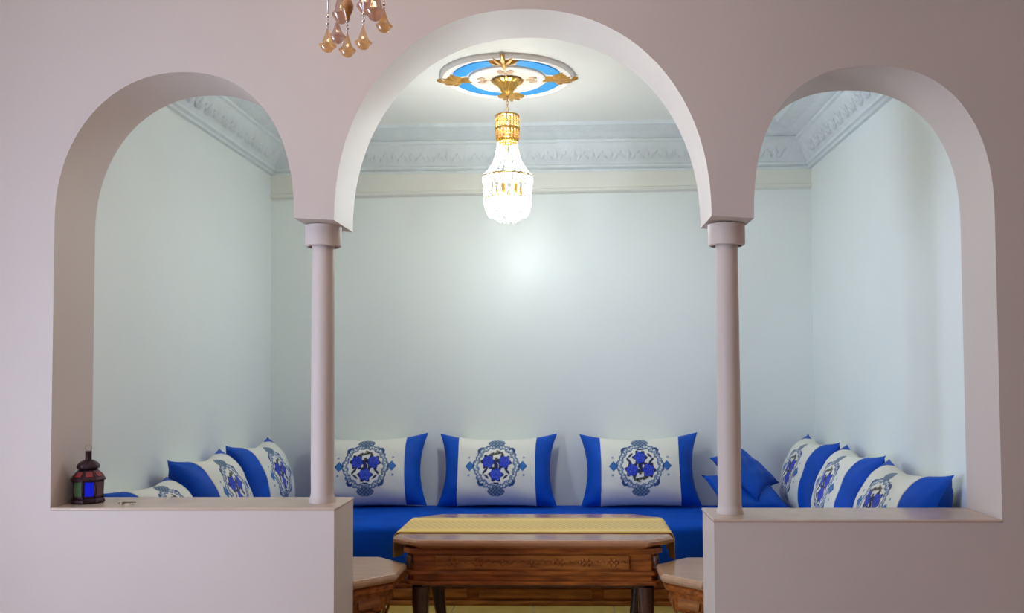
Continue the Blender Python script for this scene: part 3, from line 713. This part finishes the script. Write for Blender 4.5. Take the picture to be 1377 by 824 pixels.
for (px, dy, yb, s_, m_) in ((444, -0.03, 59, 1.0, 'amber_glass'), (444.5, 0.06, 47, 1.05, 'smoke_glass'), (492, -0.02, 56, 1.0, 'amber_glass'), (512, 0.04, 33, 1.0, 'amber_glass')):
    x = (px-467)*(PY+dy)/1216; zt_ = bell(pc, x, dy, 1.2+(503-yb)*(PY+dy)/1216, s_, m_)
    obj('drop_wire', tube(bmesh.new(), [(x, dy, zt_+0.026), (x*0.99, dy*0.99, ZT), (x*0.8, dy*0.8, ZT+0.07)], 0.0014, 6), 'chrome', pc, smooth=True)
L = bpy.data.lights.new('pendant_lamp', 'POINT'); L.energy = 8.0; L.color = (1.0, 0.68, 0.40); L.shadow_soft_size = 0.12
lo = bpy.data.objects.new('pendant_lamp', L); COL.objects.link(lo); lo.location = (0, 0, ZT+0.28); lo.parent = pc

# ------------------------------------------------------------------ lantern on the left sill
ln = thing('moroccan_lantern', 'small dark metal lantern with blue glass pane on the left sill', 'lantern', (-1.752, 3.225, SL), (0, 0, radians(33)))
def hexg(r, z, n=8, rot=pi/8): return [(r*cos(rot+2*pi*k/n), r*sin(rot+2*pi*k/n), z) for k in range(n)]
obj('foot', loft(bmesh.new(), [hexg(0.054, 0.0), hexg(0.060, 0.006), hexg(0.058, 0.014), hexg(0.054, 0.018)]), 'bronze', ln, bevel=0.001)
bd = obj('body', loft(bmesh.new(), [hexg(0.050, 0.016), hexg(0.052, 0.084)]), 'bronze', ln, bevel=0.001)
pcs = ['pane_amber', 'pane_amber', 'pane_green', 'pane_amber', 'pane_amber', 'pane_green', 'pane_blue', 'pane_amber']
for k in range(8):
    a = k*pi/4; ap_ = 0.0475
    p = obj('pane', B(-0.0145, 0.0145, -0.002, 0.0025, -0.025, 0.025), pcs[k], bd); p.location = (ap_*cos(a), ap_*sin(a), 0.052); p.rotation_euler = (0, 0, a+pi/2)
for k in range(8):
    a = pi/8+k*pi/4; obj('rib', tube(bmesh.new(), [(0.0505*cos(a), 0.0505*sin(a), 0.016), (0.0525*cos(a), 0.0525*sin(a), 0.086)], 0.0028, 6), 'bronze', bd, smooth=True)
rf = obj('roof', loft(bmesh.new(), [hexg(0.060, 0.082), hexg(0.062, 0.087), hexg(0.058, 0.092), hexg(0.036, 0.117), hexg(0.032, 0.120)]), 'bronze', ln, bevel=0.001)
for k in range(8):
    a = k*pi/4; p = obj('roof_pane', B(-0.0115, 0.0115, -0.001, 0.002, -0.011, 0.011), 'pane_red', rf); p.location = (0.0445*cos(a), 0.0445*sin(a), 0.1042); p.rotation_euler = (radians(-42), 0, a+pi/2)
dm = obj('dome', lathe(bmesh.new(), [(0.024, 0.117), (0.036, 0.124), (0.037, 0.133), (0.031, 0.143), (0.020, 0.151), (0.012, 0.155)], 32, rfun=lambda a, z: 1+0.05*cos(8*a)), 'bronze', ln, smooth=True)
obj('neck', lathe(bmesh.new(), [(0.0115, 0.150), (0.0105, 0.156), (0.0105, 0.180), (0.012, 0.182), (0.012, 0.185), (0.004, 0.187)], 20), 'bronze', ln, smooth=True, angle=50)
obj('carry_ring', tube(bmesh.new(), [(0.011*cos(2*pi*k/16), 0.0, 0.1965+0.011*sin(2*pi*k/16)) for k in range(16)], 0.0012, 6, closed=True), 'chrome', ln, smooth=True)

# ------------------------------------------------------------------ small bunch of keys on the left sill
kk = thing('key_ring', 'small metal key ring with keys lying on the left sill', 'keys', (-1.600, 3.185, SL))
obj('ring', tube(bmesh.new(), [(-0.022+0.010*cos(2*pi*k/16), 0.010*sin(2*pi*k/16), 0.0018+0.003*(1+cos(2*pi*k/16))) for k in range(16)], 0.0013, 6, closed=True), 'chrome', kk, smooth=True)
for ang, dx in ((-8, 0.0), (14, 0.004)):
    bm = bmesh.new(); c_, s_ = cos(radians(ang)), sin(radians(ang))
    prism(bm, [(0.011*cos(2*pi*k/14), 0.009*sin(2*pi*k/14)) for k in range(14)], 0, 0.0035)
    box(bm, 0.008, 0.042, -0.0028, 0.0028, 0, 0.003)
    box(bm, 0.030, 0.034, -0.0058, -0.002, 0, 0.003); box(bm, 0.037, 0.042, -0.0065, -0.002, 0, 0.003)
    o = obj('key', bm, 'steel', kk); o.rotation_euler = (0, 0, radians(ang)); o.location = (-0.006+dx, 0, 0.0005+dx)
